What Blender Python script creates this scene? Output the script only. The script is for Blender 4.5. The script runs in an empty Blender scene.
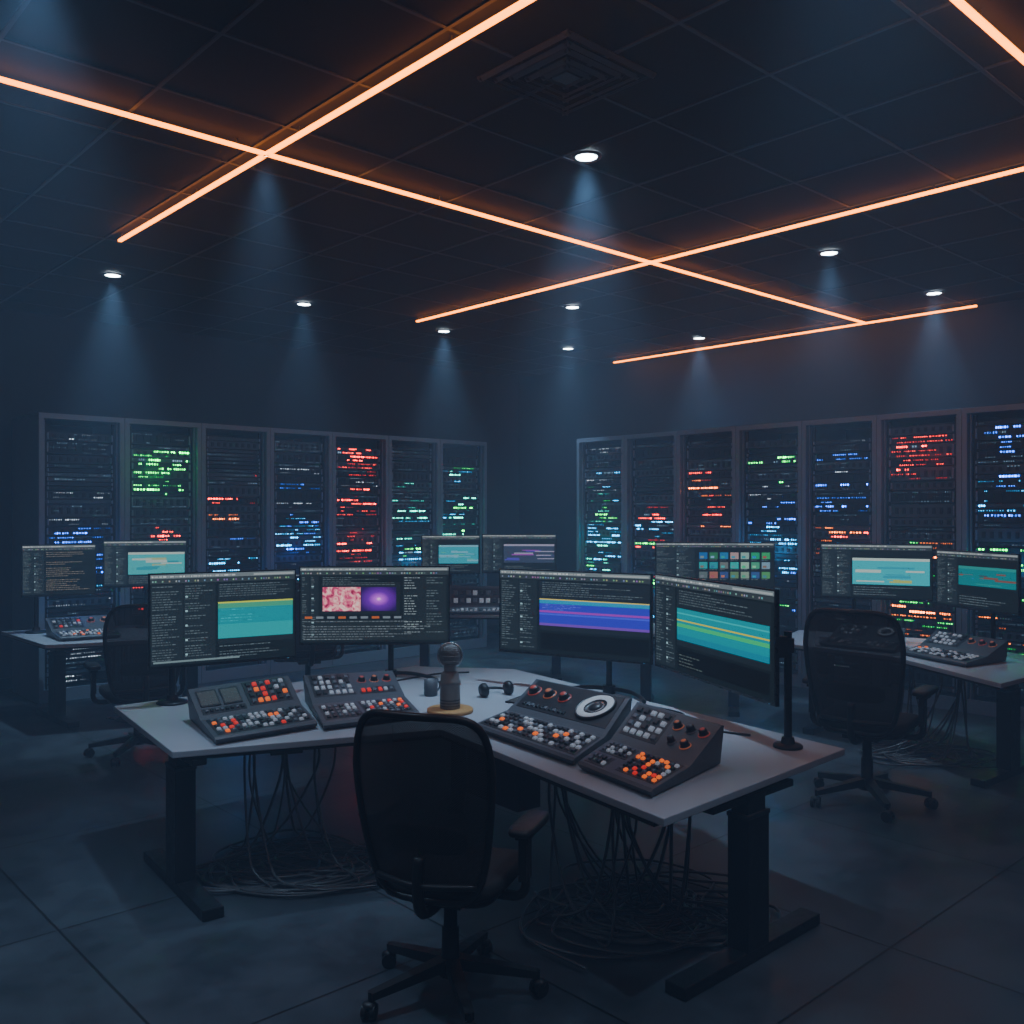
import bpy, math, random
from mathutils import Matrix, Vector
R = random.Random(7)
sc = bpy.context.scene

# ------------------------------------------------------------------ helpers
ROT = math.atan2(.6743, .7385)
U = Vector((math.cos(ROT), math.sin(ROT))); V = Vector((-math.sin(ROT), math.cos(ROT)))
def uv(u, v, z=0.0):
    p = U*u+V*v
    return Vector((p.x, p.y, z))

def mat(name, col, rough=.6, metal=0.0, noise=.15, nscale=30, emis=None, estr=0, alpha=1, bump=0, spec=.5):
    m = bpy.data.materials.new(name); m.use_nodes = True
    nt = m.node_tree; b = nt.nodes['Principled BSDF']
    b.inputs['Base Color'].default_value = (*col, 1)
    b.inputs['Roughness'].default_value = rough
    b.inputs['Metallic'].default_value = metal
    b.inputs['Specular IOR Level'].default_value = spec
    if noise:
        tc = nt.nodes.new('ShaderNodeTexCoord'); n = nt.nodes.new('ShaderNodeTexNoise')
        n.inputs['Scale'].default_value = nscale; n.inputs['Detail'].default_value = 4
        nt.links.new(tc.outputs['Object'], n.inputs['Vector'])
        mr = nt.nodes.new('ShaderNodeMapRange')
        mr.inputs['To Min'].default_value = max(0, rough-noise); mr.inputs['To Max'].default_value = min(1, rough+noise)
        nt.links.new(n.outputs['Fac'], mr.inputs['Value']); nt.links.new(mr.outputs['Result'], b.inputs['Roughness'])
        if bump:
            bp = nt.nodes.new('ShaderNodeBump'); bp.inputs['Strength'].default_value = bump; bp.inputs['Distance'].default_value = .005
            nt.links.new(n.outputs['Fac'], bp.inputs['Height']); nt.links.new(bp.outputs['Normal'], b.inputs['Normal'])
    if emis:
        b.inputs['Emission Color'].default_value = (*emis, 1); b.inputs['Emission Strength'].default_value = estr
        if estr < 2: m.cycles.emission_sampling = 'NONE'
    if alpha < 1:
        b.inputs['Alpha'].default_value = alpha
    return m

def mat_attr(name, strength):
    m = bpy.data.materials.new(name); m.use_nodes = True; nt = m.node_tree
    for n in list(nt.nodes): nt.nodes.remove(n)
    o = nt.nodes.new('ShaderNodeOutputMaterial'); e = nt.nodes.new('ShaderNodeEmission'); a = nt.nodes.new('ShaderNodeAttribute')
    a.attribute_name = 'Col'; e.inputs['Strength'].default_value = strength
    nt.links.new(a.outputs['Color'], e.inputs['Color']); nt.links.new(e.outputs[0], o.inputs['Surface'])
    m.cycles.emission_sampling = 'NONE'
    return m

def mat_tiles(name, c1, c2, mortar, size, msize, rough, bumps=.3, offx=0, offy=0, noisecol=.5, spec=.5):
    m = bpy.data.materials.new(name); m.use_nodes = True; nt = m.node_tree; b = nt.nodes['Principled BSDF']
    tc = nt.nodes.new('ShaderNodeTexCoord'); mp = nt.nodes.new('ShaderNodeMapping')
    mp.inputs['Location'].default_value = (offx, offy, 0)
    br = nt.nodes.new('ShaderNodeTexBrick'); br.offset = 0; br.squash = 1
    br.inputs['Scale'].default_value = 1; br.inputs['Brick Width'].default_value = size; br.inputs['Row Height'].default_value = size
    br.inputs['Mortar Size'].default_value = msize; br.inputs['Mortar Smooth'].default_value = .1
    br.inputs['Color1'].default_value = (*c1, 1); br.inputs['Color2'].default_value = (*c2, 1); br.inputs['Mortar'].default_value = (*mortar, 1)
    nt.links.new(tc.outputs['Object'], mp.inputs['Vector']); nt.links.new(mp.outputs[0], br.inputs['Vector'])
    n = nt.nodes.new('ShaderNodeTexNoise'); n.inputs['Scale'].default_value = 2.2; n.inputs['Detail'].default_value = 9; n.inputs['Roughness'].default_value = .68
    nt.links.new(tc.outputs['Object'], n.inputs['Vector'])
    rmp = nt.nodes.new('ShaderNodeMapRange'); rmp.inputs['From Min'].default_value = .3; rmp.inputs['From Max'].default_value = .7
    rmp.inputs['To Min'].default_value = 1-noisecol; rmp.inputs['To Max'].default_value = 1+noisecol
    nt.links.new(n.outputs['Fac'], rmp.inputs['Value'])
    mx = nt.nodes.new('ShaderNodeVectorMath'); mx.operation = 'SCALE'
    nt.links.new(br.outputs['Color'], mx.inputs[0]); nt.links.new(rmp.outputs['Result'], mx.inputs['Scale'])
    nt.links.new(mx.outputs[0], b.inputs['Base Color'])
    mr = nt.nodes.new('ShaderNodeMapRange'); mr.inputs['From Min'].default_value = .3; mr.inputs['From Max'].default_value = .7
    mr.inputs['To Min'].default_value = rough-.12; mr.inputs['To Max'].default_value = rough+.15
    nt.links.new(n.outputs['Fac'], mr.inputs['Value']); nt.links.new(mr.outputs['Result'], b.inputs['Roughness'])
    b.inputs['Specular IOR Level'].default_value = spec
    bp = nt.nodes.new('ShaderNodeBump'); bp.inputs['Strength'].default_value = bumps; bp.inputs['Distance'].default_value = .01; bp.invert = True
    nt.links.new(br.outputs['Fac'], bp.inputs['Height']); nt.links.new(bp.outputs['Normal'], b.inputs['Normal'])
    return m

class MB:
    def __init__(s):
        s.v = []; s.f = []; s.mi = []; s.sm = []; s.col = []; s.mats = []; s.M = Matrix.Identity(4)
    def m(s, mt):
        if mt not in s.mats: s.mats.append(mt)
        return s.mats.index(mt)
    def add(s, vs, fs, mt, smooth=False, col=(1, 1, 1)):
        o = len(s.v); k = s.m(mt)
        for p in vs: s.v.append(tuple(s.M @ Vector(p)))
        for f in fs:
            s.f.append([o+i for i in f]); s.mi.append(k); s.sm.append(smooth); s.col.append(col)
    def box(s, c, d, mt, rz=0, col=(1, 1, 1), rx=0):
        x, y, z = [a/2 for a in d]
        Rm = Matrix.Rotation(rz, 3, 'Z') @ Matrix.Rotation(rx, 3, 'X')
        vs = [Vector(c)+Rm @ Vector((a*x, b*y, e*z)) for a in (-1, 1) for b in (-1, 1) for e in (-1, 1)]
        s.add(vs, [(0, 1, 3, 2), (4, 6, 7, 5), (0, 4, 5, 1), (2, 3, 7, 6), (0, 2, 6, 4), (1, 5, 7, 3)], mt, False, col)
    def beam(s, a, b, w, h, mt, w2=None, h2=None):
        a = Vector(a); b = Vector(b); d = (b-a).normalized(); up = Vector((0, 0, 1))
        if abs(d.z) > .99: up = Vector((0, 1, 0))
        sx = d.cross(up).normalized(); uz = sx.cross(d).normalized()
        w2 = w2 or w; h2 = h2 or h; vs = []
        for p, ww, hh in ((a, w, h), (b, w2, h2)):
            for i, j in ((-1, -1), (1, -1), (1, 1), (-1, 1)): vs.append(p+sx*i*ww/2+uz*j*hh/2)
        s.add(vs, [(3, 2, 1, 0), (4, 5, 6, 7), (0, 1, 5, 4), (1, 2, 6, 5), (2, 3, 7, 6), (3, 0, 4, 7)], mt)
    def prism(s, poly, z0, z1, mt, mt2=None):
        n = len(poly)
        vs = [(p[0], p[1], z0) for p in poly]+[(p[0], p[1], z1) for p in poly]
        s.add(vs, [tuple(range(n, 2*n)), tuple(range(n-1, -1, -1))]+[(i, (i+1) % n, n+(i+1) % n, n+i) for i in range(n)], mt)
    def cyl(s, a, b, r0, mt, r1=None, n=16, caps=True, smooth=True, capmat=None):
        a = Vector(a); b = Vector(b); r1 = r0 if r1 is None else r1
        d = (b-a).normalized(); x = d.orthogonal().normalized(); y = d.cross(x)
        ra = [a+(x*math.cos(t)+y*math.sin(t))*r0 for t in [2*math.pi*i/n for i in range(n)]]
        rb = [b+(x*math.cos(t)+y*math.sin(t))*r1 for t in [2*math.pi*i/n for i in range(n)]]
        s.add(ra+rb, [(i, (i+1) % n, n+(i+1) % n, n+i) for i in range(n)], mt, smooth)
        if caps:
            s.add(ra, [tuple(range(n-1, -1, -1))], mt)
            s.add(rb, [tuple(range(n))], capmat or mt)
    def lathe(s, prof, c, mt, n=24, ax=None, smooth=True):
        c = Vector(c); ax = Vector(ax or (0, 0, 1)).normalized(); x = ax.orthogonal().normalized(); y = ax.cross(x)
        vs = []
        for r, h in prof:
            for i in range(n):
                t = 2*math.pi*i/n; vs.append(c+ax*h+(x*math.cos(t)+y*math.sin(t))*max(r, 1e-4))
        fs = []
        for k in range(len(prof)-1):
            for i in range(n): fs.append((k*n+i, k*n+(i+1) % n, (k+1)*n+(i+1) % n, (k+1)*n+i))
        s.add(vs, fs, mt, smooth)
    def tube(s, pts, r, mt, n=8, closed=False, sub=1):
        pts = [Vector(p) for p in pts]
        if sub > 1:
            q = []; L = len(pts); rng = range(L if closed else L-1)
            g = (lambda i: pts[i % L]) if closed else (lambda i: pts[max(0, min(L-1, i))])
            for i in rng:
                p0, p1, p2, p3 = g(i-1), g(i), g(i+1), g(i+2)
                for k in range(sub):
                    t = k/sub
                    q.append(.5*((2*p1)+(p2-p0)*t+(2*p0-5*p1+4*p2-p3)*t*t+(3*p1-p0-3*p2+p3)*t**3))
            if not closed: q.append(pts[-1])
            pts = q
        L = len(pts); vs = []; prev = None
        for i, p in enumerate(pts):
            if closed: d = pts[(i+1) % L]-pts[i-1]
            else: d = pts[min(L-1, i+1)]-pts[max(0, i-1)]
            d.normalize()
            if prev is None: x = d.orthogonal().normalized()
            else:
                x = prev-d*prev.dot(d); x = x.normalized() if x.length > 1e-6 else d.orthogonal().normalized()
            prev = x; y = d.cross(x)
            for k in range(n):
                t = 2*math.pi*k/n; vs.append(p+(x*math.cos(t)+y*math.sin(t))*r)
        fs = []
        for i in range(L if closed else L-1):
            j = (i+1) % L
            for k in range(n): fs.append((i*n+k, i*n+(k+1) % n, j*n+(k+1) % n, j*n+k))
        if not closed:
            fs.append(tuple(range(n-1, -1, -1))); fs.append(tuple((L-1)*n+k for k in range(n)))
        s.add(vs, fs, mt, True)
    def sup(s, c, d, mt, e1=.35, e2=.35, nu=24, nv=14, bend=None):
        f = lambda w, e: math.copysign(abs(w)**e, w)
        vs = []
        for i in range(nv+1):
            ph = -math.pi/2+math.pi*i/nv
            for j in range(nu):
                th = 2*math.pi*j/nu
                p = Vector((d[0]/2*f(math.cos(ph), e1)*f(math.cos(th), e2), d[1]/2*f(math.cos(ph), e1)*f(math.sin(th), e2), d[2]/2*f(math.sin(ph), e1)))
                if bend: p = bend(p)
                vs.append(p+Vector(c))
        fs = [(i*nu+j, i*nu+(j+1) % nu, (i+1)*nu+(j+1) % nu, (i+1)*nu+j) for i in range(nv) for j in range(nu)]
        s.add(vs, fs, mt, True)
    def obj(s, name, loc=(0, 0, 0), rz=0, bevel=0, parent=None, col=False, segs=2):
        me = bpy.data.meshes.new(name); me.from_pydata(s.v, [], s.f)
        for k in s.mats: me.materials.append(k)
        me.polygons.foreach_set('material_index', s.mi); me.polygons.foreach_set('use_smooth', s.sm)
        if col:
            at = me.color_attributes.new('Col', 'FLOAT_COLOR', 'CORNER'); buf = []
            for f, c in zip(s.f, s.col):
                for _ in f: buf += [c[0], c[1], c[2], 1]
            at.data.foreach_set('color', buf)
        me.update()
        o = bpy.data.objects.new(name, me); sc.collection.objects.link(o)
        o.location = loc; o.rotation_euler = (0, 0, rz)
        if parent: o.parent = parent
        if bevel:
            b = o.modifiers.new('bev', 'BEVEL'); b.width = bevel; b.segments = segs; b.limit_method = 'ANGLE'; b.angle_limit = math.radians(50)
            b.harden_normals = False
        return o

# ------------------------------------------------------------------ materials
M_wall = mat('wall_paint', (.032, .05, .085), .75, noise=.1, nscale=3, bump=.05)
M_floor = mat_tiles('floor_tiles', (.050, .066, .086), (.040, .054, .072), (.009, .011, .015), 1.3, .006, .40, .5, .35, .2, .5)
M_ceil = mat('ceiling_tile', (.017, .020, .026), .8, noise=.1, nscale=60, bump=.1, spec=.15)
M_grid = mat('ceiling_grid', (.07, .085, .11), .6, noise=.05, spec=.15)
M_vent = mat('vent_metal', (.09, .10, .12), .5, .2)
M_rack = mat('rack_steel', (.27, .35, .46), .42, .2, noise=.08, nscale=8)
M_rackin = mat('rack_inner', (.010, .013, .02), .6)
M_srv = [mat('server_face_a', (.035, .055, .08), .45, .2), mat('server_face_b', (.08, .115, .155), .45, .2), mat('server_face_c', (.012, .019, .03), .5, .2)]
M_desk = mat('desk_laminate', (.40, .44, .50), .42, noise=.08, nscale=14)
M_leg = mat('desk_steel_black', (.018, .021, .027), .4, .4)
M_plastic = mat('black_plastic', (.016, .018, .022), .42)
M_bezel = mat('bezel_plastic', (.02, .022, .026), .3)
M_cons = mat('console_shell', (.072, .084, .104), .45, noise=.08, nscale=40)
M_cons2 = mat('console_plate', (.018, .021, .027), .4)
M_kd = mat('key_dark', (.02, .023, .029), .4)
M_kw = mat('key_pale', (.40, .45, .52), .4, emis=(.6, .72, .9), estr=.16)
M_kg = mat('key_grey', (.12, .14, .17), .4)
M_ko = mat('key_orange', (.5, .10, .02), .4, emis=(1, .17, .01), estr=.8)
M_kr = mat('key_red', (.4, .03, .025), .4, emis=(1, .03, .01), estr=.5)
M_kb = mat('key_blue', (.08, .3, .5), .4, emis=(.1, .45, .8), estr=.4)
M_rr = mat('ring_red', (.35, .06, .045), .4, emis=(1, .1, .05), estr=.12)
M_ro = mat('ring_orange', (.45, .15, .07), .4, emis=(1, .25, .08), estr=.15)
M_silver = mat('brushed_metal', (.5, .51, .53), .3, .9)
M_cone = mat('speaker_cone_pale', (.55, .58, .62), .5, emis=(.7, .8, .9), estr=.12)  # slight emission put into the material to brighten the dial ring
M_wood = mat('coaster_wood', (.5, .27, .09), .5, nscale=12)
M_mic = mat('mic_body', (.17, .165, .165), .45, .3)
M_micg = mat('mic_grille', (.15, .15, .155), .45, .6, nscale=200, bump=1.0)
M_fab = mat('chair_fabric', (.022, .024, .029), .85, nscale=120, bump=.3)
M_cable = mat('cable_rubber', (.075, .08, .09), .35)
M_led = mat('led_orange', (.8, .3, .1), .5, noise=0, emis=(1, .25, .0), estr=8.5)
M_down = mat('downlight_lens', (1, 1, 1), .5, noise=0, emis=(.7, .86, 1), estr=25)
M_scr = mat_attr('screen_pixels', 1.6)
M_dot = mat_attr('rack_leds', 12.0)

M_mesh = bpy.data.materials.new('chair_mesh'); M_mesh.use_nodes = True
nt = M_mesh.node_tree; b = nt.nodes['Principled BSDF']; b.inputs['Base Color'].default_value = (.036, .039, .046, 1); b.inputs['Roughness'].default_value = .7
tc = nt.nodes.new('ShaderNodeTexCoord'); w1 = nt.nodes.new('ShaderNodeTexChecker'); w1.inputs['Scale'].default_value = 260
nt.links.new(tc.outputs['Object'], w1.inputs['Vector'])
mr = nt.nodes.new('ShaderNodeMapRange'); mr.inputs['To Min'].default_value = 1.0; mr.inputs['To Max'].default_value = .82
nt.links.new(w1.outputs['Fac'], mr.inputs['Value']); nt.links.new(mr.outputs['Result'], b.inputs['Alpha'])

# ------------------------------------------------------------------ room shell (local axes = wall axes)
HC = 4.03; U0, U1, V0, V1 = -4.2, 10.15, -4.2, 10.95
KS = (HC-.012-1.88)/2.1
def shell(name, c, d, mt):
    b = MB(); b.box((0, 0, 0), d, mt); return b.obj(name, uv(*c), ROT)
cu, cv = (U0+U1)/2, (V0+V1)/2; lu, lv = U1-U0, V1-V0
shell('floor', (cu, cv, -.05), (lu, lv, .1), M_floor)
shell('wall_north', (cu, V1+.05, HC/2), (lu+.2, .1, HC), M_wall)
shell('wall_south', (cu, V0-.05, HC/2), (lu+.2, .1, HC), M_wall)
shell('wall_east', (U1+.05, cv, HC/2), (.1, lv, HC), M_wall)
shell('wall_west', (U0-.05, cv, HC/2), (.1, lv, HC), M_wall)
shell('baseboard_north', (cu, V1-.01, .06), (lu, .02, .12), M_leg)
shell('baseboard_east', (U1-.01, cv, .06), (.02, lv-.05, .12), M_leg)
b = MB()
b.box((cu, cv, .05), (lu, lv, .1), M_ceil)
T = .72
u = U0+.3
while u < U1:
    b.box((u, cv, -.004), (.02, lv, .008), M_grid); u += T
v = V0+.25
while v < V1:
    b.box((cu, v, -.0035), (lu, .02, .007), M_grid); v += T
b.obj('ceiling', (0, 0, HC), ROT)

# vent diffuser
b = MB()
for k in range(5):
    s_ = .31-.055*k
    for i in range(4):
        b.M = Matrix.Rotation(i*math.pi/2, 4, 'Z')
        b.box((0, s_-.012, -.018-.006*(k % 2)), (2*s_, .026, .012), M_vent, rx=.6)
b.M = Matrix.Identity(4); b.box((0, 0, -.02), (.1, .1, .012), M_vent)
b.obj('ceiling_vent', uv(3.22*KS, 3.14*KS, HC-.003), ROT)

# LED strips: slim suspended linear lights just under the tiles, glowing on all sides
def strip(a, c, dz=0):
    (u0, v0), (u1, v1) = a, c
    b = MB(); L = math.hypot(u1-u0, v1-v0); ang = math.atan2(v1-v0, u1-u0)
    n = int(L/1.5)+1
    for i in range(n+1): b.box((-L/2+.05+(L-.1)*i/n, 0, .026), (.010, .010, .042), M_vent)
    b.box((0, 0, 0), (L, .026, .018), M_led)
    b.obj('led_strip_light', uv((u0+u1)/2, (v0+v1)/2, HC-.050+dz), ROT+ang)
strip((-3.5, 5.02), (9.87, 5.02))
strip((2.63, -3.5), (2.63, 7.38), -.002)
strip((6.16, -3.0), (6.16, 8.3), -.002)
strip((9.9, 3.83), (9.9, 8.72), -.002)
strip((-3.0, 1.6), (8.5, 1.6))

# downlights
LC = (.42, .69, 1)
def downlight(x, y, beam=60, amb=12, angle=56, k=1.0, z=0):
    b = MB()
    b.lathe([(.062*k, -.004), (.07*k, -.012), (.088*k, -.012), (.092*k, -.002), (.092*k, .0)], (0, 0, 0), M_vent)
    b.cyl((0, 0, -.003), (0, 0, -.008), .064*k, M_down, n=24)
    o = b.obj('ceiling_downlight', (x, y, HC-.008-z), 0)
    for nm, e, a, bl in (('beam', beam, angle, .95), ('spill', amb, 150, 1)):
        if not e: continue
        l = bpy.data.lights.new(nm, 'SPOT'); l.energy = e; l.spot_size = math.radians(a); l.spot_blend = bl
        l.color = LC; l.shadow_soft_size = .06
        lo = bpy.data.objects.new('lamp_'+nm, l); sc.collection.objects.link(lo); lo.parent = o; lo.location = (0, 0, -.03)
for p in [(.44, 5.52, 400, 18), (2.57, 7.57, 240, 14), (-3.54, 8.28, 330, 14), (-2.1, 9.43, 140, 0), (-.79, 10.84, 340, 12),
          (.62, 9.57, 140, 8), (.72, 12.0, 140, 0), (2.26, 11.27, 290, 10), (4.05, 8.96, 320, 12),
          (-1.7, 3.3, 250, 20), (1.0, 2.6, 110, 28), (3.1, 3.6, 100, 14), (-.2, .4, 0, 42), (-3.6, 4.2, 50, 10)]:  # this row: unseen downlights added outside the view as fill light
    downlight(p[0]*KS, p[1]*KS, p[2], p[3])
pc = uv(2.63, 5.02); downlight(pc.x, pc.y, 190, 0, 52, .17, .045)

# ------------------------------------------------------------------ server racks
C = {'r': (1, .02, .01), 'g': (.01, 1, .12), 'b': (.02, .14, 1), 'c': (.02, .42, 1), 'o': (1, .18, .01), 'w': (.15, .19, .24), 't': (.02, .65, .5), 'd': (.015, .027, .04)}
RH = 2.855
def rack(loc, rz, w, rows, seed, glow):
    r = random.Random(seed); b = MB(); D = .9; h = RH
    b.box((-w/2+.012, D/2, h/2), (.022, D, h), M_rack); b.box((w/2-.012, D/2, h/2), (.022, D, h), M_rack)
    b.box((0, D/2, h-.02), (w-.002, D, .04), M_rack); b.box((0, D/2, .05), (w-.002, D, .1), M_rack)
    b.box((0, D-.01, h/2), (w-.04, .02, h-.1), M_rackin)
    for sx in (-1, 1):
        b.box((sx*(w/2-.024), -.012, h/2), (.044, .03, h-.01), M_rack)
        b.box((sx*(w/2-.062), .03, h/2), (.012, .02, h-.12), M_rack)
        b.box((sx*(w/2-.085), .07, h/2), (.03, .02, h-.14), M_rackin)
    b.box((0, -.012, h-.03), (w-.092, .03, .05), M_rack); b.box((0, -.012, .07), (w-.092, .03, .13), M_rack)
    b.box((w/2-.055, -.03, 1.15), (.014, .02, .18), M_leg)
    lw = w-.17; z = .16; q = MB()
    tot = h-.1
    while z < tot-.05:
        uh = r.choice([.045, .045, .09, .09, .135])
        if z+uh > tot: break
        fr = (z-.1)/(tot-.1)
        mt = r.choice(M_srv); yy = .055+r.choice([0, 0, .01, .03])
        b.box((0, yy+.15, z+uh/2), (lw, .3, uh-.008), mt)
        if uh > .06:
            for k in range(8): b.box((-lw/2+.08+k*lw/9, yy-.003, z+uh*.5), (.03, .008, uh*.45), M_rackin)
        b.box((-lw/2+.018, yy-.01, z+uh/2), (.012, .02, uh*.7), M_rack); b.box((lw/2-.018, yy-.01, z+uh/2), (.012, .02, uh*.7), M_rack)
        pal = None
        for (f0, f1, p, dens) in rows:
            if f0 <= fr <= f1 and r.random() < dens: pal = p
        if pal is None: pal = r.choice(['d', 'd', 'd', 'w', '', ''])
        if pal:
            nl = max(1, int(uh/.040))
            for li in range(nl):
                zz = z+uh*(li+.5)/nl; c0 = r.choice(pal); x = -lw/2+.035+r.choice([0, 0, .05, .18]); xe = lw/2-r.choice([.03, .03, .1, .25])
                hot = r.random() < .42 and c0 not in 'dw'
                while x < xe:
                    ng = r.randint(2, 7); dw = r.choice([.007, .009, .012, .016]); gp = r.choice([.008, .010, .014]); hh = r.choice([.004, .005, .006])
                    cc = C[c0 if r.random() < .85 else r.choice(pal+'d')]; br = r.choice([.08, .2, .4, .7])
                    if hot: br = r.choice([.7, 1.1, 1.8]); hh += .0035; dw = r.choice([.011, .014, .018])
                    if r.random() < .66:
                        for k in range(ng):
                            if x+dw > xe: break
                            y0 = yy-.007; bb = br*r.choice([.35, .7, 1, 1.2])
                            q.add([(x, y0, zz-hh), (x+dw, y0, zz-hh), (x+dw, y0, zz+hh), (x, y0, zz+hh)], [(0, 1, 2, 3)], M_dot, False, tuple(a*bb for a in cc))
                            x += dw+gp
                    else: x += ng*(dw+gp)
                    x += r.choice([.01, .02, .04])
        z += uh
    o = b.obj('server_rack', loc, rz)
    q.obj('status_leds', (0, 0, 0), 0, parent=o, col=True)
    (gz, gc, ge) = glow[0]
    l = bpy.data.lights.new('led_glow', 'POINT'); l.energy = ge; l.color = C[gc]; l.shadow_soft_size = .05; l.specular_factor = .3
    lo = bpy.data.objects.new('led_glow', l); sc.collection.objects.link(lo); lo.parent = o; lo.location = (r.uniform(-.12, .12), -.14, gz)
L = [
 ([(.78, .9, 'rd', .5), (.35, .6, 'b', .9), (.35, .45, 'bc', .6), (.1, .25, 'w', .5)], [(1.35, 'b', 1.6)]),
 ([(.72, .92, 'g', 1), (.1, .35, 'rrw', .8), (.4, .6, 'rr', .9)], [(2.3, 'g', 1.4)]),
 ([(.5, .85, 'rddb', .4), (.15, .3, 'cb', .9), (.6, .7, 'o', .5), (.35, .45, 'c', .8)], [(.9, 'b', 2.0)]),
 ([(.45, .62, 'bc', .9), (.3, .4, 'cw', .7), (.1, .2, 'b', .5), (.7, .8, 'b', .6)], [(1.4, 'b', 1.2)]),
 ([(.1, .95, 'rrrd', .85), (.3, .35, 'o', .8)], [(1.6, 'r', .5)]),
 ([(.3, .85, 'tcd', .65), (.05, .25, 'co', .7), (.4, .5, 'gc', .6)], [(1.2, 'c', 1.5)]),
 ([(.1, .9, 'tgcd', .7), (.4, .5, 'r', .6), (.2, .3, 'c', .6)], [(1.5, 't', 1.3)])]
Rr = [
 ([(.2, .85, 'gtcd', .7), (.5, .6, 'c', .8), (.1, .3, 'b', .4)], [(1.5, 't', 1.3)]),
 ([(.6, .85, 'rd', .6), (.3, .5, 'gr', .6), (.1, .2, 'c', .5), (.52, .6, 'c', .8)], [(.9, 'c', 1.2)]),
 ([(.5, .9, 'rod', .65), (.2, .5, 'gcrod', .6)], [(1.8, 'r', .35)]),
 ([(.78, .88, 'g', .6), (.38, .62, 'ccb', 1), (.15, .35, 'gb', .7), (.6, .75, 'b', .6)], [(1.45, 'c', 2.6)]),
 ([(.45, .6, 'ro', .9), (.65, .72, 'b', .9), (.2, .4, 'cobd', .6), (.75, .9, 'bd', .5)], [(1.5, 'r', .3)]),
 ([(.78, .95, 'r', .95), (.4, .7, 'grocd', .65), (.1, .35, 'og', .6)], [(2.4, 'r', .5)]),
 ([(.6, .95, 'bbcd', .8), (.35, .5, 'gc', .9), (.1, .3, 'og', .5)], [(1.4, 'c', 1.8)])]
for i in range(7):
    p = uv(2.73+(i+.5)*.825, 9.857); rack(p, ROT, .823, L[i][0], 11+i, L[i][1])
    p = uv(9.035, 8.594-(i+.5)*.829); rack(p, ROT-math.pi/2, .827, Rr[i][0], 41+i, Rr[i][1])

# ------------------------------------------------------------------ desks
def desk(poly, legs):
    cx = sum(p[0] for p in poly)/len(poly); cy = sum(p[1] for p in poly)/len(poly)
    lp = [(p[0]-cx, p[1]-cy) for p in poly]
    b = MB(); b.prism(lp, .718, .75, M_desk)
    ins = [(x*.97, y*.97) for x, y in lp]
    b.prism(ins, .700, .717, M_leg)
    for (x, y, a, L_) in legs:
        x -= cx; y -= cy
        c, s = math.cos(a), math.sin(a)
        b.box((x, y, .028), (L_, .10, .05), M_leg, a)
        for e in (-1, 1): b.box((x+c*e*(L_/2-.04), y+s*e*(L_/2-.04), .006), (.06, .08, .012), M_plastic, a)
        b.box((x, y, .33), (.16, .10, .56), M_leg, a)
        b.box((x, y, .63), (.135, .08, .14), M_leg, a)
        b.box((x, y, .685), (L_*.6, .07, .03), M_leg, a)
        b.box((x, y, .612), (.168, .108, .02), M_cons2, a)
    return b, (cx, cy)
main_poly = [(-2.32, 5.44), (-1.60, 4.40), (-.37, 4.86), (.56, 3.44), (1.59, 4.46), (.02, 6.72), (-.72, 6.85)]
b, c0 = desk(main_poly, [(1.0, 3.95, ROT, 1.0), (-1.66, 4.68, -.925, .95), (-.35, 6.2, math.pi/2, .8)])
b.beam((-1.6-c0[0], 4.85-c0[1], .66), (-.4-c0[0], 5.6-c0[1], .66), .05, .06, M_leg)
b.beam((.95-c0[0], 4.1-c0[1], .66), (-.3-c0[0], 6.1-c0[1], .66), .05, .06, M_leg)
b.box((-1.15-c0[0], 4.75-c0[1], .68), (.16, .09, .045), M_plastic, .35)
b.box((.42-c0[0], 3.95-c0[1], .68), (.13, .09, .05), M_plastic, -1)
b.box((-.05-c0[0], 5.1-c0[1], .5), (.45, .16, .38), M_plastic, -.9)
b.obj('workstation_desk', (*c0, 0), 0, bevel=.004)
def simple_desk(poly, legs):
    b, c = desk(poly, legs); return b.obj('workstation_desk', (*c, 0), 0, bevel=.004)
simple_desk([(-4.84, 8.85), (-3.97, 7.94), (-2.55, 8.55), (-3.3, 9.55)], [(-4.1, 8.42, -.81, .85), (-3.05, 8.85, 2.2, .85)])
simple_desk([(-1.25, 10.3), (.75, 10.2), (.8, 11.0), (-1.25, 11.1)], [(-1.0, 10.7, math.pi/2, .7), (.5, 10.6, math.pi/2, .7)])
simple_desk([(1.0, 8.75), (2.1, 8.5), (2.4, 9.25), (1.2, 9.6)], [(1.3, 9.05, 1.35, .7), (2.1, 8.85, 1.35, .6)])
simple_desk([(2.25, 8.15), (2.98, 7.32), (3.22, 6.15), (4.2, 6.95), (3.75, 8.3), (2.75, 8.95)], [(3.55, 6.68, .68, .95), (2.75, 8.2, .9, .8)])

# ------------------------------------------------------------------ screen painters
class Scr:
    def __init__(s, seed): s.q = []; s.r = random.Random(seed)
    def rect(s, x0, y0, x1, y1, c, l=1): s.q.append((x0, y0, x1, y1, c, l))
    def text(s, x0, x1, y, h, c, l=3, gap=.006):
        x = x0
        while x < x1:
            w = s.r.uniform(.008, .03)
            if x+w > x1: break
            k = s.r.uniform(.5, 1.1); s.rect(x, y, x+w, y+h, tuple(a*k for a in c), l); x += w+gap
    def lines(s, x0, x1, y0, y1, n, c, l=3, fill=.9):
        for i in range(n):
            if s.r.random() < fill:
                yy = y0+(y1-y0)*(i+.3)/n; s.text(x0, x0+(x1-x0)*s.r.uniform(.4, 1), yy, (y1-y0)/n*.33, c, l)
G = (.07, .10, .118); GL = (.17, .22, .25); BG = (.005, .008, .011); PN = (.009, .014, .019); BAR = (.09, .115, .13)
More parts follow.
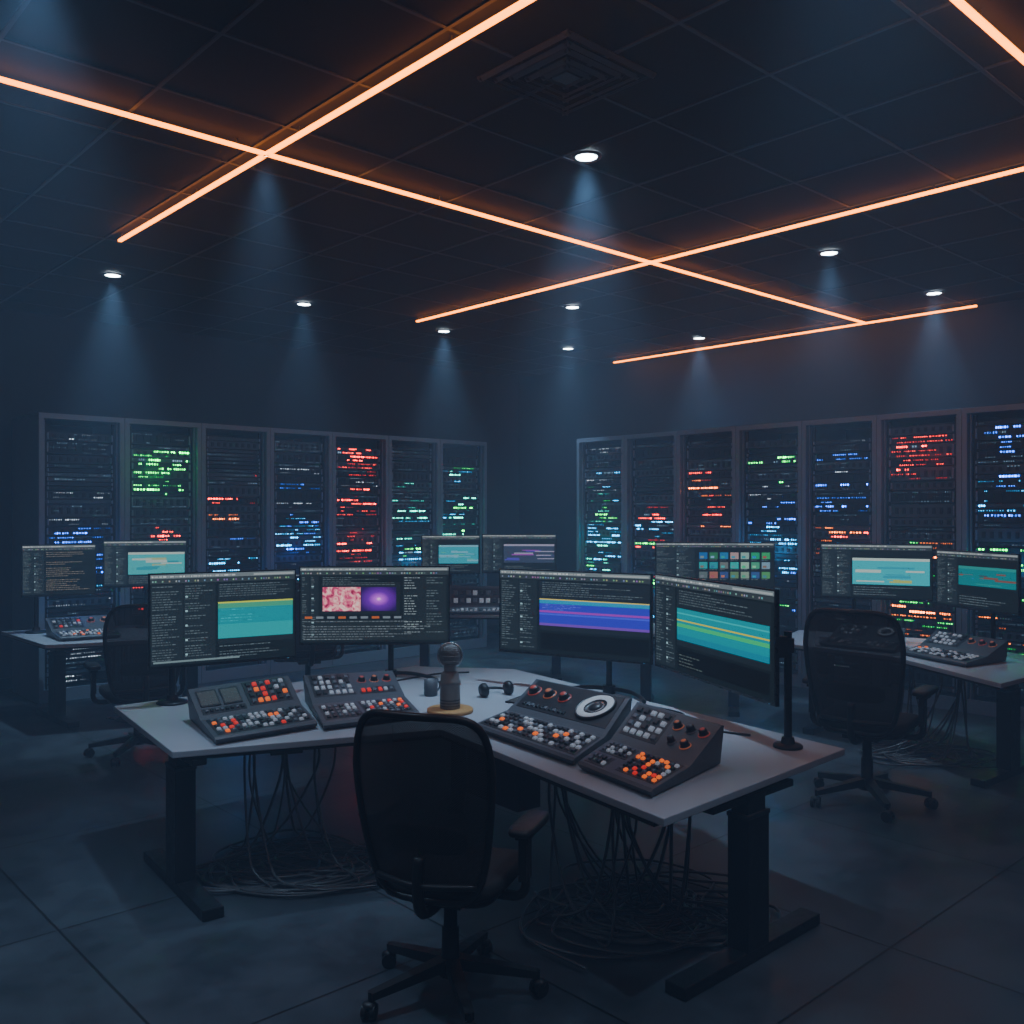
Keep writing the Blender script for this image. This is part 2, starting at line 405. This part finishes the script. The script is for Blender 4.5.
def base(seed, left=.3):
    s = Scr(seed); s.rect(0, 0, 1, 1, BG, 0)
    s.rect(0, .955, 1, 1, BAR, 1); s.text(.01, .6, .968, .016, (.35, .4, .43)); s.rect(.7, .964, .99, .985, (.2, .24, .26), 2)
    s.rect(0, .90, 1, .95, (.02, .028, .034), 1)
    x = .012
    while x < .95: s.rect(x, .915, x+.010, .933, tuple(a*s.r.uniform(.3, 1.2) for a in GL), 2); x += s.r.choice([.018, .018, .045])
    s.rect(.005, .02, left*.5-.004, .89, PN, 1); s.lines(.012, left*.5-.01, .05, .88, 30, G)
    s.rect(left*.5, .02, left-.008, .89, PN, 1); s.lines(left*.5+.008, left-.014, .05, .88, 30, G, fill=.75)
    for i in range(5): s.rect(left*.5+.01, .1+i*.16, left*.5+.025, .12+i*.16, (.2, .34, .4), 3)
    return s
TEAL = (.0, .17, .215)
def scrM1():
    s = base(1, .44); s.rect(.45, .20, .985, .88, (.008, .013, .018), 1)
    s.rect(.45, .26, .985, .66, TEAL, 2); s.rect(.45, .26, .985, .42, (.005, .22, .25), 3); s.rect(.45, .60, .985, .665, (.03, .21, .13), 3)
    s.rect(.45, .655, .985, .672, (.35, .4, .04), 4); s.lines(.47, .8, .44, .6, 5, (.01, .28, .33), 4); s.lines(.46, .97, .7, .88, 7, G)
    s.lines(.46, .97, .04, .22, 6, G); s.rect(.02, .03, .6, .05, (.1, .15, .17), 4); return s
def scrM2():
    s = base(2, .13); s.rect(.14, .38, .67, .8, (.008, .012, .016), 1)
    s.lines(.15, .65, .76, .88, 5, G); s.rect(.69, .1, .985, .88, PN, 1); s.lines(.7, .84, .12, .88, 22, GL, fill=.8); s.lines(.85, .975, .12, .88, 22, G, fill=.8)
    s.rect(.01, .03, .99, .3, (.010, .015, .019), 2); s.lines(.02, .98, .03, .3, 8, (.10, .13, .155), 4)
    for i in range(9): s.rect(.03+i*.075, .32, .08+i*.075, .35, (.10, .13, .16) if i % 3 else (.3, .07, .015), 4)
    return s
def scrM3():
    s = base(3, .27); s.rect(.28, .28, .995, .88, (.008, .012, .018), 1)
    s.rect(.28, .34, .995, .66, (.02, .018, .34), 2); s.rect(.28, .61, .995, .66, (.005, .18, .33), 3); s.rect(.28, .655, .995, .668, (.4, .34, .08), 4)
    s.rect(.28, .50, .995, .525, (.2, .02, .30), 3); s.rect(.28, .47, .995, .49, (.035, .045, .5), 3); s.rect(.28, .34, .995, .37, (.10, .03, .30), 3)
    s.lines(.3, .7, .53, .61, 4, (.07, .09, .55), 4); s.lines(.3, .98, .70, .88, 7, G)
    s.rect(.29, .05, .99, .25, (.003, .004, .006), 2); return s
def scrM4():
    s = base(4, .21); s.rect(.22, .28, .98, .88, (.008, .012, .017), 1)
    s.rect(.22, .34, .97, .68, TEAL, 2); s.rect(.22, .48, .97, .52, (.015, .3, .11), 3); s.rect(.22, .545, .97, .56, (.36, .34, .02), 4)
    s.rect(.22, .34, .97, .4, (.0, .13, .20), 3); s.rect(.22, .62, .97, .635, (.01, .28, .31), 3); s.lines(.24, .95, .72, .88, 6, G)
    s.rect(.23, .05, .97, .25, (.003, .004, .006), 2); s.lines(.24, .5, .06, .2, 4, (.05, .07, .07), 4); return s
def scrText(seed, warm=False):
    s = base(seed, .3); s.lines(.32, .95, .08, .88, 20, (.13, .12, .10) if warm else G, fill=.85); return s
def scrImg(seed, cols, y0=.25):
    s = base(seed, .28); s.rect(.29, y0, .98, .75, cols[0], 2)
    s.rect(.29, .7, .98, .75, cols[1], 3)
    for i in range(12):
        x = s.r.uniform(.29, .8); y = s.r.uniform(y0+.02, .62); s.rect(x, y, min(.98, x+s.r.uniform(.08, .35)), min(.7, y+s.r.uniform(.015, .06)), s.r.choice(cols), 4+i)
    s.lines(.3, .97, .04, .22, 4, G); return s
def scrGrid(seed):
    s = base(seed, .34); cs = [(.01, .22, .27), (.20, .27, .28), (.02, .15, .10), (.02, .2, .24), (.02, .10, .26), (.10, .2, .18), (.18, .07, .06)]
    for i in range(7):
        for j in range(3):
            x = .37+i*.088; y = .2+j*.22
            s.rect(x, y, x+.07, y+.15, tuple(a*s.r.uniform(.3, 1.1) for a in s.r.choice(cs)), 2)
            s.text(x, x+.07, y-.03, .014, G)
            s.rect(x+.01, y+.02, x+.04, y+.07, tuple(a*s.r.uniform(.5, 1.5) for a in s.r.choice(cs)), 3)
    return s

def imgmat(kind):
    m = bpy.data.materials.new('picture_'+kind); m.use_nodes = True; nt = m.node_tree
    for n in list(nt.nodes): nt.nodes.remove(n)
    o = nt.nodes.new('ShaderNodeOutputMaterial'); e = nt.nodes.new('ShaderNodeEmission'); tc = nt.nodes.new('ShaderNodeTexCoord'); rp = nt.nodes.new('ShaderNodeValToRGB')
    if kind == 'nebula':
        vm = nt.nodes.new('ShaderNodeVectorMath'); vm.operation = 'DISTANCE'; vm.inputs[1].default_value = (.5, 0, .5)
        mp = nt.nodes.new('ShaderNodeMapping'); mp.inputs['Scale'].default_value = (1, 0, 1)
        nt.links.new(tc.outputs['Generated'], mp.inputs[0]); nt.links.new(mp.outputs[0], vm.inputs[0]); nt.links.new(vm.outputs['Value'], rp.inputs[0])
        st = [(0, (1, .6, 1)), (.08, (.5, .10, .8)), (.3, (.12, .008, .36)), (.6, (.02, .003, .09))]
    else:
        n = nt.nodes.new('ShaderNodeTexNoise'); n.inputs['Detail'].default_value = 8; n.inputs['Distortion'].default_value = 1.2
        nt.links.new(tc.outputs['Object'], n.inputs['Vector']); n.inputs['Scale'].default_value = 22; nt.links.new(n.outputs['Fac'], rp.inputs[0])
        st = [(.3, (.22, .01, .05)), (.45, (.6, .08, .2)), (.55, (.8, .4, .42)), (.7, (.8, .75, .72))]
    el = rp.color_ramp.elements
    el[0].position, el[0].color = st[0][0], (*st[0][1], 1); el[1].position, el[1].color = st[-1][0], (*st[-1][1], 1)
    for p, c in st[1:-1]:
        x = el.new(p); x.color = (*c, 1)
    nt.links.new(rp.outputs[0], e.inputs[0]); nt.links.new(e.outputs[0], o.inputs[0]); e.inputs[1].default_value = 1.2; m.cycles.emission_sampling = 'NONE'
    return m

def monitor(pl, pr, zb, zt, s, deskz=.75, sx=0.0, pics=(), base_r=.1, back=.07, vfoot=False):
    pl = Vector(pl); pr = Vector(pr); w = (pr-pl).length; h = zt-zb; a = math.atan2(pr.y-pl.y, pr.x-pl.x); c = (pl+pr)/2
    b = MB(); z0 = zb-deskz; z1 = zt-deskz
    b.box((0, .012, (z0+z1)/2), (w, .022, h), M_bezel)
    b.box((0, .032, (z0+z1)/2), (w*.6, .03, h*.6), M_plastic)
    X = sx*w
    b.box((X, .06, z0+h*.5), (.1, .05, .1), M_plastic)
    if abs(sx) > .02: b.box((X/2, .052, z0+h*.5), (abs(X)+.08, .02, .045), M_leg)
    py = .06+back-.04
    b.cyl((X, py, .012), (X, py, z0+h*.62), .019, M_leg, n=14)
    b.cyl((X, py, z0+h*.44), (X, py, z0+h*.56), .03, M_plastic, n=14)
    if vfoot:
        b.cyl((X, py, 0), (X, py, .05), .04, M_leg, n=18)
        for e in (-1, 1): b.tube([(X, py, .03), (X+e*.14, py-.03, .03), (X+e*.26, py-.12, .022), (X+e*.32, py-.2, .013)], .013, M_leg, sub=4)
    else:
        b.lathe([(0, 0), (base_r, 0), (base_r, .01), (base_r*.9, .016), (.035, .02), (.028, .05), (0, .05)], (X, py, .0), M_leg)
    b.box((w/2-.05, 0, z0+.006), (.012, .003, .003), M_kb)
    o = b.obj('monitor', (c.x, c.y, deskz), a, bevel=.003)
    q = MB(); m_ = .009; mb = .016; W = w-2*m_; H = h-m_-mb
    for (x0, y0, x1, y1, cc, l) in s.q:
        y = -.0004-.00012*l
        q.add([(-w/2+m_+x0*W, y, z0+mb+y0*H), (-w/2+m_+x1*W, y, z0+mb+y0*H), (-w/2+m_+x1*W, y, z0+mb+y1*H), (-w/2+m_+x0*W, y, z0+mb+y1*H)], [(0, 1, 2, 3)], M_scr, False, cc)
    q.obj('screen', (0, 0, 0), 0, parent=o, col=True)
    for (x0, y0, x1, y1, kind) in pics:
        q = MB(); y = -.002
        q.add([(-w/2+m_+x0*W, y, z0+mb+y0*H), (-w/2+m_+x1*W, y, z0+mb+y0*H), (-w/2+m_+x1*W, y, z0+mb+y1*H), (-w/2+m_+x0*W, y, z0+mb+y1*H)], [(0, 1, 2, 3)], imgmat(kind))
        q.obj('picture_'+kind, (0, 0, 0), 0, parent=o)
    return o
monitor((-2.09, 5.37), (-1.345, 5.82), .97, 1.525, scrM1(), sx=-.33, base_r=.09)
monitor((-1.43, 6.27), (-.42, 6.32), .985, 1.515, scrM2(), sx=.1, pics=[(.15, .42, .405, .74, 'marble'), (.41, .42, .645, .74, 'nebula')], vfoot=True)
monitor((-.085, 6.13), (.835, 5.58), .965, 1.51, scrM3(), sx=.2, vfoot=True)
monitor((.85, 5.56), (1.235, 4.38), .965, 1.515, scrM4(), sx=.44, base_r=.07, back=.1)
monitor((-4.53, 8.62), (-3.97, 8.92), 1.09, 1.575, scrText(5, True), sx=-.3)
monitor((-3.93, 8.97), (-3.2, 9.2), 1.15, 1.605, scrImg(6, [(.03, .25, .29), (.25, .33, .32), (.01, .17, .23), (.2, .26, .14)]))
monitor((-1.02, 10.5), (-.36, 10.55), 1.18, 1.62, scrImg(7, [(.015, .21, .29), (.1, .27, .37), (.06, .29, .23)]))
monitor((-.34, 10.55), (.5, 10.5), 1.19, 1.63, scrImg(8, [(.02, .03, .06), (.18, .18, .28), (.18, .02, .26), (.04, .03, .28)]))
monitor((1.33, 8.7), (2.42, 8.6), 1.17, 1.60, scrGrid(9), sx=-.1)
monitor((2.72, 8.24), (3.545, 7.86), 1.125, 1.605, scrImg(10, [(.015, .27, .34), (.27, .36, .36), (.01, .19, .28), (.24, .29, .08)]), sx=-.2)
monitor((3.56, 7.84), (3.8, 7.0), 1.10, 1.565, scrImg(12, [(.0, .12, .145), (.01, .16, .16), (.12, .045, .035), (.03, .045, .055)], .4), sx=.1)

# ------------------------------------------------------------------ control consoles
M_lcd = mat('lcd_glass', (.03, .035, .04), .25, emis=(.25, .3, .34), estr=.12)
def console(FL, FR, BR, BL, items, top=.17, deskz=.75, knee=.5):
    cx = (FL[0]+FR[0]+BR[0]+BL[0])/4; cy = (FL[1]+FR[1]+BR[1]+BL[1])/4
    FL, FR, BR, BL = [Vector((p[0]-cx, p[1]-cy)) for p in (FL, FR, BR, BL)]
    prof = [(0, .03), (.03, .04), (knee, .062), (knee+.05, .075), (.96, top), (1, top-.006)]
    def H(t):
        for (a, ha), (c, hc) in zip(prof, prof[1:]):
            if t <= c: return ha+(hc-ha)*(t-a)/(c-a)
        return prof[-1][1]
    def P(s, t, dz=0):
        p = (FL*(1-s)+FR*s)*(1-t)+(BL*(1-s)+BR*s)*t
        return Vector((p.x, p.y, H(t)+dz))
    b = MB(); n = len(prof)
    vs = []
    for t, h in prof:
        for s in (0, 1):
            p = P(s, t); vs.append((p.x, p.y, h))
        for s in (0, 1):
            p = P(.02+s*.96, .03+t*.94); vs.append((p.x, p.y, .006))
    fs = []
    for i in range(n-1):
        a = i*4; c = a+4
        fs += [(a, a+1, c+1, c), (a+2, c+2, c+3, a+3), (a, c, c+2, a+2), (a+1, a+3, c+3, c+1)]
    fs += [(0, 2, 3, 1), ((n-1)*4, (n-1)*4+1, (n-1)*4+3, (n-1)*4+2)]
    b.add(vs, fs, M_cons)
    for s in (.08, .92):
        for t in (.08, .9): p = P(s, t); b.cyl((p.x, p.y, 0), (p.x, p.y, .012), .015, M_plastic, n=8)
    def frame(s, t):
        o = P(s, t); ds = (P(min(1, s+.01), t)-P(s-.01, t)).normalized(); dt = (P(s, t+.01)-P(s, t-.01)).normalized()
        return o, ds, dt, ds.cross(dt).normalized()
    def slab(s0, s1, t0, t1, h0, h1, mt, inset=0):
        o, ds, dt, nn = frame((s0+s1)/2, (t0+t1)/2)
        bot = [P(s0, t0), P(s1, t0), P(s1, t1), P(s0, t1)]; ctr = sum(bot, Vector())/4
        top_ = [p+(ctr-p)*inset+nn*h1 for p in bot]; bt = [p+nn*h0 for p in bot]
        b.add(bt+top_, [(4, 5, 6, 7), (0, 1, 5, 4), (1, 2, 6, 5), (2, 3, 7, 6), (3, 0, 4, 7)], mt)
    r = random.Random(int(cx*100)+5)
    mm = {'w': M_kw, 'd': M_kd, 'g': M_kg, 'o': M_ko, 'r': M_kr, 'b': M_kb, 'R': M_rr, 'O': M_ro}
    for it in items:
        k = it[0]
        if k == 'plate': slab(*it[1:5], -.001, .002, M_cons2)
        elif k == 'keys':
            _, s0, s1, t0, t1, nc, nr, pal = it
            slab(s0-.015, s1+.015, t0-.015, t1+.015, -.001, .0015, M_cons2)
            for i in range(nc):
                for j in range(nr):
                    a = s0+(s1-s0)*i/nc; c = t0+(t1-t0)*j/nr; dw = (s1-s0)/nc; dh = (t1-t0)/nr
                    slab(a+dw*.16, a+dw*.84, c+dh*.18, c+dh*.82, .001, .010, mm[r.choice(pal)], .2)
        elif k == 'knob':
            _, s, t, rad, col = it; o, ds, dt, nn = frame(s, t)
            b.lathe([(rad*1.4, .001), (rad*1.4, .004), (rad*1.22, .005)], o, mm[col], n=20, ax=nn)
            b.lathe([(rad*1.2, .004), (rad, .006), (rad*.92, .026), (rad*.8, .03), (0, .03)], o, M_kd, n=20, ax=nn)
            b.lathe([(rad*.6, .0305), (rad*.5, .033), (0, .033)], o, mm[col], n=14, ax=nn)
        elif k == 'dial':
            _, s, t, rad = it; o, ds, dt, nn = frame(s, t)
            b.lathe([(rad, .0), (rad, .014), (rad*.95, .018), (rad*.90, .015)], o, M_kd, n=36, ax=nn)
            b.lathe([(rad*.90, .013), (rad*.82, .019), (rad*.56, .012)], o, M_cone, n=36, ax=nn)
            b.lathe([(rad*.56, .012), (rad*.52, .006), (rad*.3, .004), (rad*.28, .012), (rad*.15, .018), (0, .018)], o, M_kd, n=36, ax=nn)
            b.lathe([(rad*.42, .0085), (rad*.34, .009)], o, M_silver, n=36, ax=nn)
        elif k == 'lcd':
            slab(*it[1:5], .001, .004, M_plastic)
            s0, s1, t0, t1 = it[1:5]
            slab(s0+.012, s1-.012, t0+.02, t1-.02, .003, .0048, M_lcd)
    return b.obj('control_console', (cx, cy, deskz), 0, bevel=.0015, segs=1)
console((-1.43, 4.50), (-1.01, 4.86), (-1.33, 5.52), (-1.77, 5.08), [
    ('lcd', .05, .24, .66, .90), ('lcd', .27, .45, .66, .90), ('keys', .52, .93, .60, .93, 6, 4, 'gwdgor'), ('keys', .06, .45, .57, .62, 8, 1, 'gd'),
    ('keys', .06, .96, .08, .46, 15, 5, 'wwgdwgwdwgowgdwr')], .17)
console((-.97, 4.80), (-.50, 5.09), (-.74, 5.74), (-1.25, 5.58), [
    ('keys', .06, .48, .60, .93, 6, 4, 'wwgwd'), ('knob', .60, .80, .02, 'R'), ('knob', .74, .8, .02, 'O'), ('knob', .88, .8, .02, 'R'), ('keys', .55, .92, .60, .68, 6, 1, 'gwr'),
    ('keys', .06, .42, .10, .42, 6, 4, 'gwgd'), ('keys', .48, .94, .08, .44, 8, 5, 'wgwgdogdr')], .16)
console((-.20, 4.80), (.27, 4.12), (.61, 4.74), (.15, 5.28), [
    ('plate', .04, .96, .58, .95), ('knob', .10, .80, .03, 'R'), ('knob', .27, .80, .028, 'O'), ('knob', .43, .80, .028, 'R'), ('dial', .77, .77, .112), ('keys', .08, .55, .60, .66, 10, 1, 'gd'),
    ('keys', .04, .96, .08, .46, 18, 5, 'wwgdwogdwgwdwgwddgw')], .19)
console((.285, 4.08), (.545, 3.66), (.95, 4.18), (.64, 4.70), [
    ('keys', .06, .50, .60, .92, 5, 4, 'wwgwd'), ('knob', .62, .82, .02, 'O'), ('knob', .77, .82, .02, 'g'), ('knob', .91, .82, .02, 'R'), ('knob', .66, .66, .017, 'g'), ('knob', .82, .66, .02, 'O'),
    ('keys', .06, .40, .28, .46, 6, 3, 'gwgd'), ('keys', .06, .30, .07, .22, 4, 2, 'dgw'), ('keys', .46, .94, .10, .46, 8, 6, 'dgoddrgwdo')], .18)
console((-3.93, 8.12), (-3.5, 8.36), (-3.8, 8.86), (-4.28, 8.55), [('keys', .06, .94, .08, .44, 14, 5, 'wgwdgwogd'), ('keys', .06, .5, .6, .93, 6, 4, 'gwrdg'), ('knob', .65, .78, .025, 'R'), ('knob', .85, .78, .025, 'O')], .16)
console((2.58, 7.85), (3.04, 7.42), (3.3, 7.82), (2.88, 8.16), [('dial', .75, .76, .075), ('keys', .06, .94, .08, .44, 12, 5, 'wgd'), ('keys', .06, .45, .6, .93, 5, 3, 'gwd')], .16)
console((3.07, 7.36), (3.28, 6.75), (3.75, 7.05), (3.5, 7.68), [('keys', .06, .94, .08, .44, 14, 5, 'wgwdwgogd'), ('keys', .06, .5, .6, .93, 6, 4, 'wwgd'), ('knob', .62, .78, .022, 'O'), ('knob', .77, .78, .022, 'R'), ('knob', .91, .78, .022, 'O')], .16)
console((-.7, 10.25), (-.05, 10.25), (0, 10.48), (-.75, 10.48), [('keys', .06, .94, .08, .44, 12, 3, 'wgwgd'), ('keys', .1, .9, .6, .9, 8, 2, 'gwd')], .3)

# ------------------------------------------------------------------ desk microphone on wooden coaster
b = MB()
b.lathe([(0, 0), (.128, 0), (.131, .004), (.131, .018), (.125, .022), (0, .022)], (0, 0, 0), M_wood, n=40)
b.lathe([(0, .022), (.056, .022), (.058, .03), (.056, .15), (.060, .155), (.060, .175), (.054, .18), (.052, .215), (.04, .23), (0, .23)], (0, 0, 0), M_mic, n=32)
for k in range(3): b.lathe([(.0565, .035+k*.016), (.0585, .04+k*.016), (.0565, .045+k*.016)], (0, 0, 0), M_leg, n=32)
b.cyl((0, 0, .22), (0, 0, .27), .032, M_mic, r1=.038)
b.sup((0, 0, .32), (.125, .095, .13), M_micg, .9, .9)
b.tube([(.066*math.cos(t), 0, .32+.068*math.sin(t)) for t in [2*math.pi*i/24 for i in range(24)]], .008, M_silver, closed=True)
for k in (-.03, 0, .03): b.lathe([(math.sqrt(1-(k/.07)**2)*.060, k-.003), (math.sqrt(1-(k/.07)**2)*.063, k), (math.sqrt(1-(k/.07)**2)*.060, k+.003)], (0, 0, .32), M_mic, n=28)
b.obj('desk_microphone', (-.35, 5.28, .75))
# headset
b = MB()
pts = [(.085*math.cos(t), .1*math.sin(t), .03) for t in [math.pi*i/10 for i in range(11)]]
b.tube(pts, .008, M_plastic, sub=2)
for sx in (-1, 1):
    b.lathe([(0, -.022), (.036, -.022), (.042, -.01), (.042, .012), (.03, .02), (0, .02)], (sx*.085, -.01, .043), M_plastic, n=20, ax=(1, 0, .1))
b.obj('headset', (-.10, 5.75, .75), .5)
# tablet
b = MB(); b.box((0, 0, .006), (.26, .19, .01), M_plastic); b.box((0, 0, .0115), (.24, .17, .001), M_lcd)
b.obj('tablet', (.12, 5.55, .75), -.5, bevel=.003)
# mug
b = MB()
b.lathe([(0, .0), (.038, 0), (.042, .01), (.042, .1), (.038, .1), (.037, .012), (0, .012)], (0, 0, 0), M_cons, n=24)
b.tube([(.04, 0, .08), (.07, 0, .075), (.075, 0, .05), (.06, 0, .028), (.04, 0, .025)], .006, M_cons, sub=3)
b.obj('coffee_mug', (-.50, 5.75, .75), .8)

# ------------------------------------------------------------------ chairs
def chair(x, y, yaw, sc_=1.0):
    b = MB()
    for k in range(5):
        a = 2*math.pi*k/5+.3; c, s = math.cos(a), math.sin(a)
        b.beam((c*.03, s*.03, .125), (c*.34, s*.34, .085), .055, .045, M_plastic, .034, .028)
        b.cyl((c*.34, s*.34, .05), (c*.34, s*.34, .10), .01, M_leg, n=8)
        pa = a+.8
        dx, dy = -math.sin(pa), math.cos(pa)
        for e in (-1, 1):
            q = Vector((c*.345+dx*e*.016, s*.345+dy*e*.016, .03))
            b.cyl(q-Vector((dx, dy, 0))*.009, q+Vector((dx, dy, 0))*.009, .03, M_plastic, n=16)
        b.sup((c*.345, s*.345, .05), (.06, .05, .035), M_plastic, .8, .8, 12, 6)
    b.lathe([(0, .08), (.05, .08), (.05, .13), (.035, .15), (.033, .26), (.027, .262), (.025, .40), (0, .40)], (0, 0, 0), M_leg, n=20)
    b.box((0, -.01, .415), (.2, .26, .045), M_plastic); b.beam((.09, .05, .41), (.26, .07, .40), .012, .012, M_leg)
    def wf(p):
        q = p.copy()
        if q.y > .1: q.z -= (q.y-.1)**2*.9
        q.z += .25*q.x*q.x; return q
    b.sup((0, .02, .475), (.52, .5, .085), M_fab, .45, .45, 32, 12, bend=wf)
    b.sup((0, .02, .44), (.46, .44, .04), M_plastic, .4, .4, 28, 8)
    z0, z1 = .45, 1.15
    def hw(t): return .205+.07*math.sin(min(1, t*1.25)*math.pi/2)-.015*max(0, t-.7)/.3
    def S(a, t):
        z = z0+(z1-z0)*t; x = a*hw(t)
        yy = -.225-.045*math.sin(t*math.pi*.9)-.10*t*t+.075*(a*a)*(.4+.6*t)
        return Vector((x, yy, z))
    def sq(a, t):
        ax, at = a, t*2-1
        n_ = 5.5; m_ = (abs(ax)**n_+abs(at)**n_)**(1/n_); k = max(abs(ax), abs(at))
        if m_ > 0: ax, at = ax*k/m_, at*k/m_
        return S(ax, (at+1)/2)
    NX, NZ = 16, 20
    vs = [sq(-1+2*i/NX, j/NZ) for j in range(NZ+1) for i in range(NX+1)]
    fs = [(j*(NX+1)+i, j*(NX+1)+i+1, (j+1)*(NX+1)+i+1, (j+1)*(NX+1)+i) for j in range(NZ) for i in range(NX)]
    b.add(vs, fs, M_mesh, True)
    ring = [sq(-1+2*i/NX, 0) for i in range(NX)]+[sq(1, j/NZ) for j in range(NZ)]+[sq(1-2*i/NX, 1) for i in range(NX)]+[sq(-1, 1-j/NZ) for j in range(NZ)]
    b.tube(ring, .015, M_cons2, closed=True)
    c_ = S(0, .33); b.sup((0, c_.y+.03, c_.z), (.34, .03, .10), M_plastic, .5, .5, 20, 8, bend=lambda p: p+Vector((0, .5*p.x*p.x, 0)))
    b.tube([(0, -.08, .40), (0, -.20, .40), (0, -.27, .43), (0, -.295, .52), (0, S(0, .28).y-.02, .63)], .022, M_plastic, sub=4)
    b.tube([(-.2, S(.75, .1).y, .52), (0, -.30, .53), (.2, S(.75, .1).y, .52)], .013, M_plastic, sub=6)
    for e in (-1, 1):
        b.tube([(e*.12, 0, .42), (e*.27, -.02, .425), (e*.315, -.02, .46), (e*.315, -.02, .52)], .018, M_plastic, sub=4)
        b.box((e*.315, -.02, .575), (.03, .065, .16), M_plastic)
        b.box((e*.315, 0, .662), (.05, .12, .02), M_plastic)
        b.sup((e*.315, .03, .688), (.10, .28, .038), M_cons2, .5, .45, 24, 8)
    o = b.obj('office_chair', (x, y, 0), yaw); o.scale = (sc_,)*3
    return o
chair(-.24, 3.65, math.radians(-20), 1.0)
chair(2.3, 6.05, math.radians(-38), 1.1)
chair(-2.9, 7.25, math.radians(32), 1.03)
chair(-2.0, 9.15, math.radians(20), 1.05)

# ------------------------------------------------------------------ cables
def cables(cx, cy, rad, n, tops, seed, ex=1.0):
    r = random.Random(seed); b = MB()
    for i in range(n):
        tx, ty = r.choice(tops); tx += r.uniform(-.05, .05); ty += r.uniform(-.05, .05)
        a = r.uniform(0, 6.28); R1 = rad*r.uniform(.3, 1); ox = r.uniform(-.4, .4)*rad; oy = r.uniform(-.4, .4)*rad
        q = Vector((ox+R1*math.cos(a)*ex, oy+R1*math.sin(a), .012))
        pts = []
        if i < n*.5:
            pts = [(tx-cx, ty-cy, .69), (tx-cx+r.uniform(-.03, .03), ty-cy+r.uniform(-.03, .03), .45)]
            p = Vector(pts[-1]); pts.append(((p.x*.6+q.x*.4), (p.y*.6+q.y*.4), .10))
        turns = r.uniform(.6, 1.7); k = max(5, int(turns*8)); dr = r.choice([-1, 1])
        for j in range(k):
            t = a+dr*turns*6.28*j/k; rr = R1*(1+.25*math.sin(t*2+i)+r.uniform(-.12, .12))
            pts.append((ox+rr*math.cos(t)*ex, oy+rr*math.sin(t)*.8, .009+.004*(i % 4)+r.uniform(0, .01)))
        if r.random() < .3:
            tx, ty = r.choice(tops); l_ = Vector(pts[-1])
            pts.append(((tx-cx)*.6+l_.x*.4, (ty-cy)*.6+l_.y*.4, .14)); pts.append((tx-cx, ty-cy, .5)); pts.append((tx-cx, ty-cy, .69))
        b.tube(pts, r.choice([.006, .007, .008]), M_cable, n=6, sub=6)
    b.obj('cable_tangle', (cx, cy, 0))
cables(-1.16, 4.98, .40, 17, [(-1.35, 4.9), (-1.2, 4.95), (-1.05, 5.0), (-.95, 5.05)], 3, 1.2)
cables(.62, 4.40, .48, 26, [(.5, 4.2), (.7, 4.1), (.25, 4.6), (.8, 4.2)], 4)
cables(3.22, 7.2, .38, 15, [(3.3, 7.2), (3.15, 7.4), (3.4, 7.1)], 5, 1.1)
cables(-3.3, 8.5, .32, 8, [(-3.5, 8.5), (-3.2, 8.7)], 6, 1.1)
cables(1.0, 6.6, .35, 7, [(.35, 6.1), (.5, 5.85)], 8, 1.1)
b = MB()
for pts in ([(-1.0, 6.1, .757), (-.85, 6.15, .757), (-.7, 6.3, .757), (-.5, 6.5, .757), (-.3, 6.55, .757)],
            [(.75, 5.45, .757), (.95, 5.2, .757), (.88, 4.95, .757), (1.05, 4.8, .757), (1.2, 4.7, .757)]):
    b.tube(pts, .006, M_plastic, sub=6)
b.obj('desk_cable')

# ------------------------------------------------------------------ haze + world
w = bpy.data.worlds.new('world'); sc.world = w; w.use_nodes = True; nt = w.node_tree
nt.nodes['Background'].inputs[0].default_value = (.02, .035, .06, 1); nt.nodes['Background'].inputs[1].default_value = .3
vs_ = nt.nodes.new('ShaderNodeVolumeScatter'); vs_.inputs['Color'].default_value = (.48, .71, 1, 1); vs_.inputs['Density'].default_value = .029; vs_.inputs['Anisotropy'].default_value = .2
em = nt.nodes.new('ShaderNodeEmission'); em.inputs[0].default_value = (.18, .44, 1, 1); em.inputs[1].default_value = .0018  # faint blue emission put into the air as ambient scattered light
ad = nt.nodes.new('ShaderNodeAddShader'); nt.links.new(vs_.outputs[0], ad.inputs[0]); nt.links.new(em.outputs[0], ad.inputs[1])
nt.links.new(ad.outputs[0], nt.nodes['World Output'].inputs['Volume'])

cam = bpy.data.cameras.new('camera'); cam.sensor_width = 36; cam.lens = 934/1024*36; cam.clip_start = .05
co = bpy.data.objects.new('camera', cam); sc.collection.objects.link(co); co.location = (0, 0, 1.88); co.rotation_euler = (math.pi/2, 0, 0)
sc.camera = co
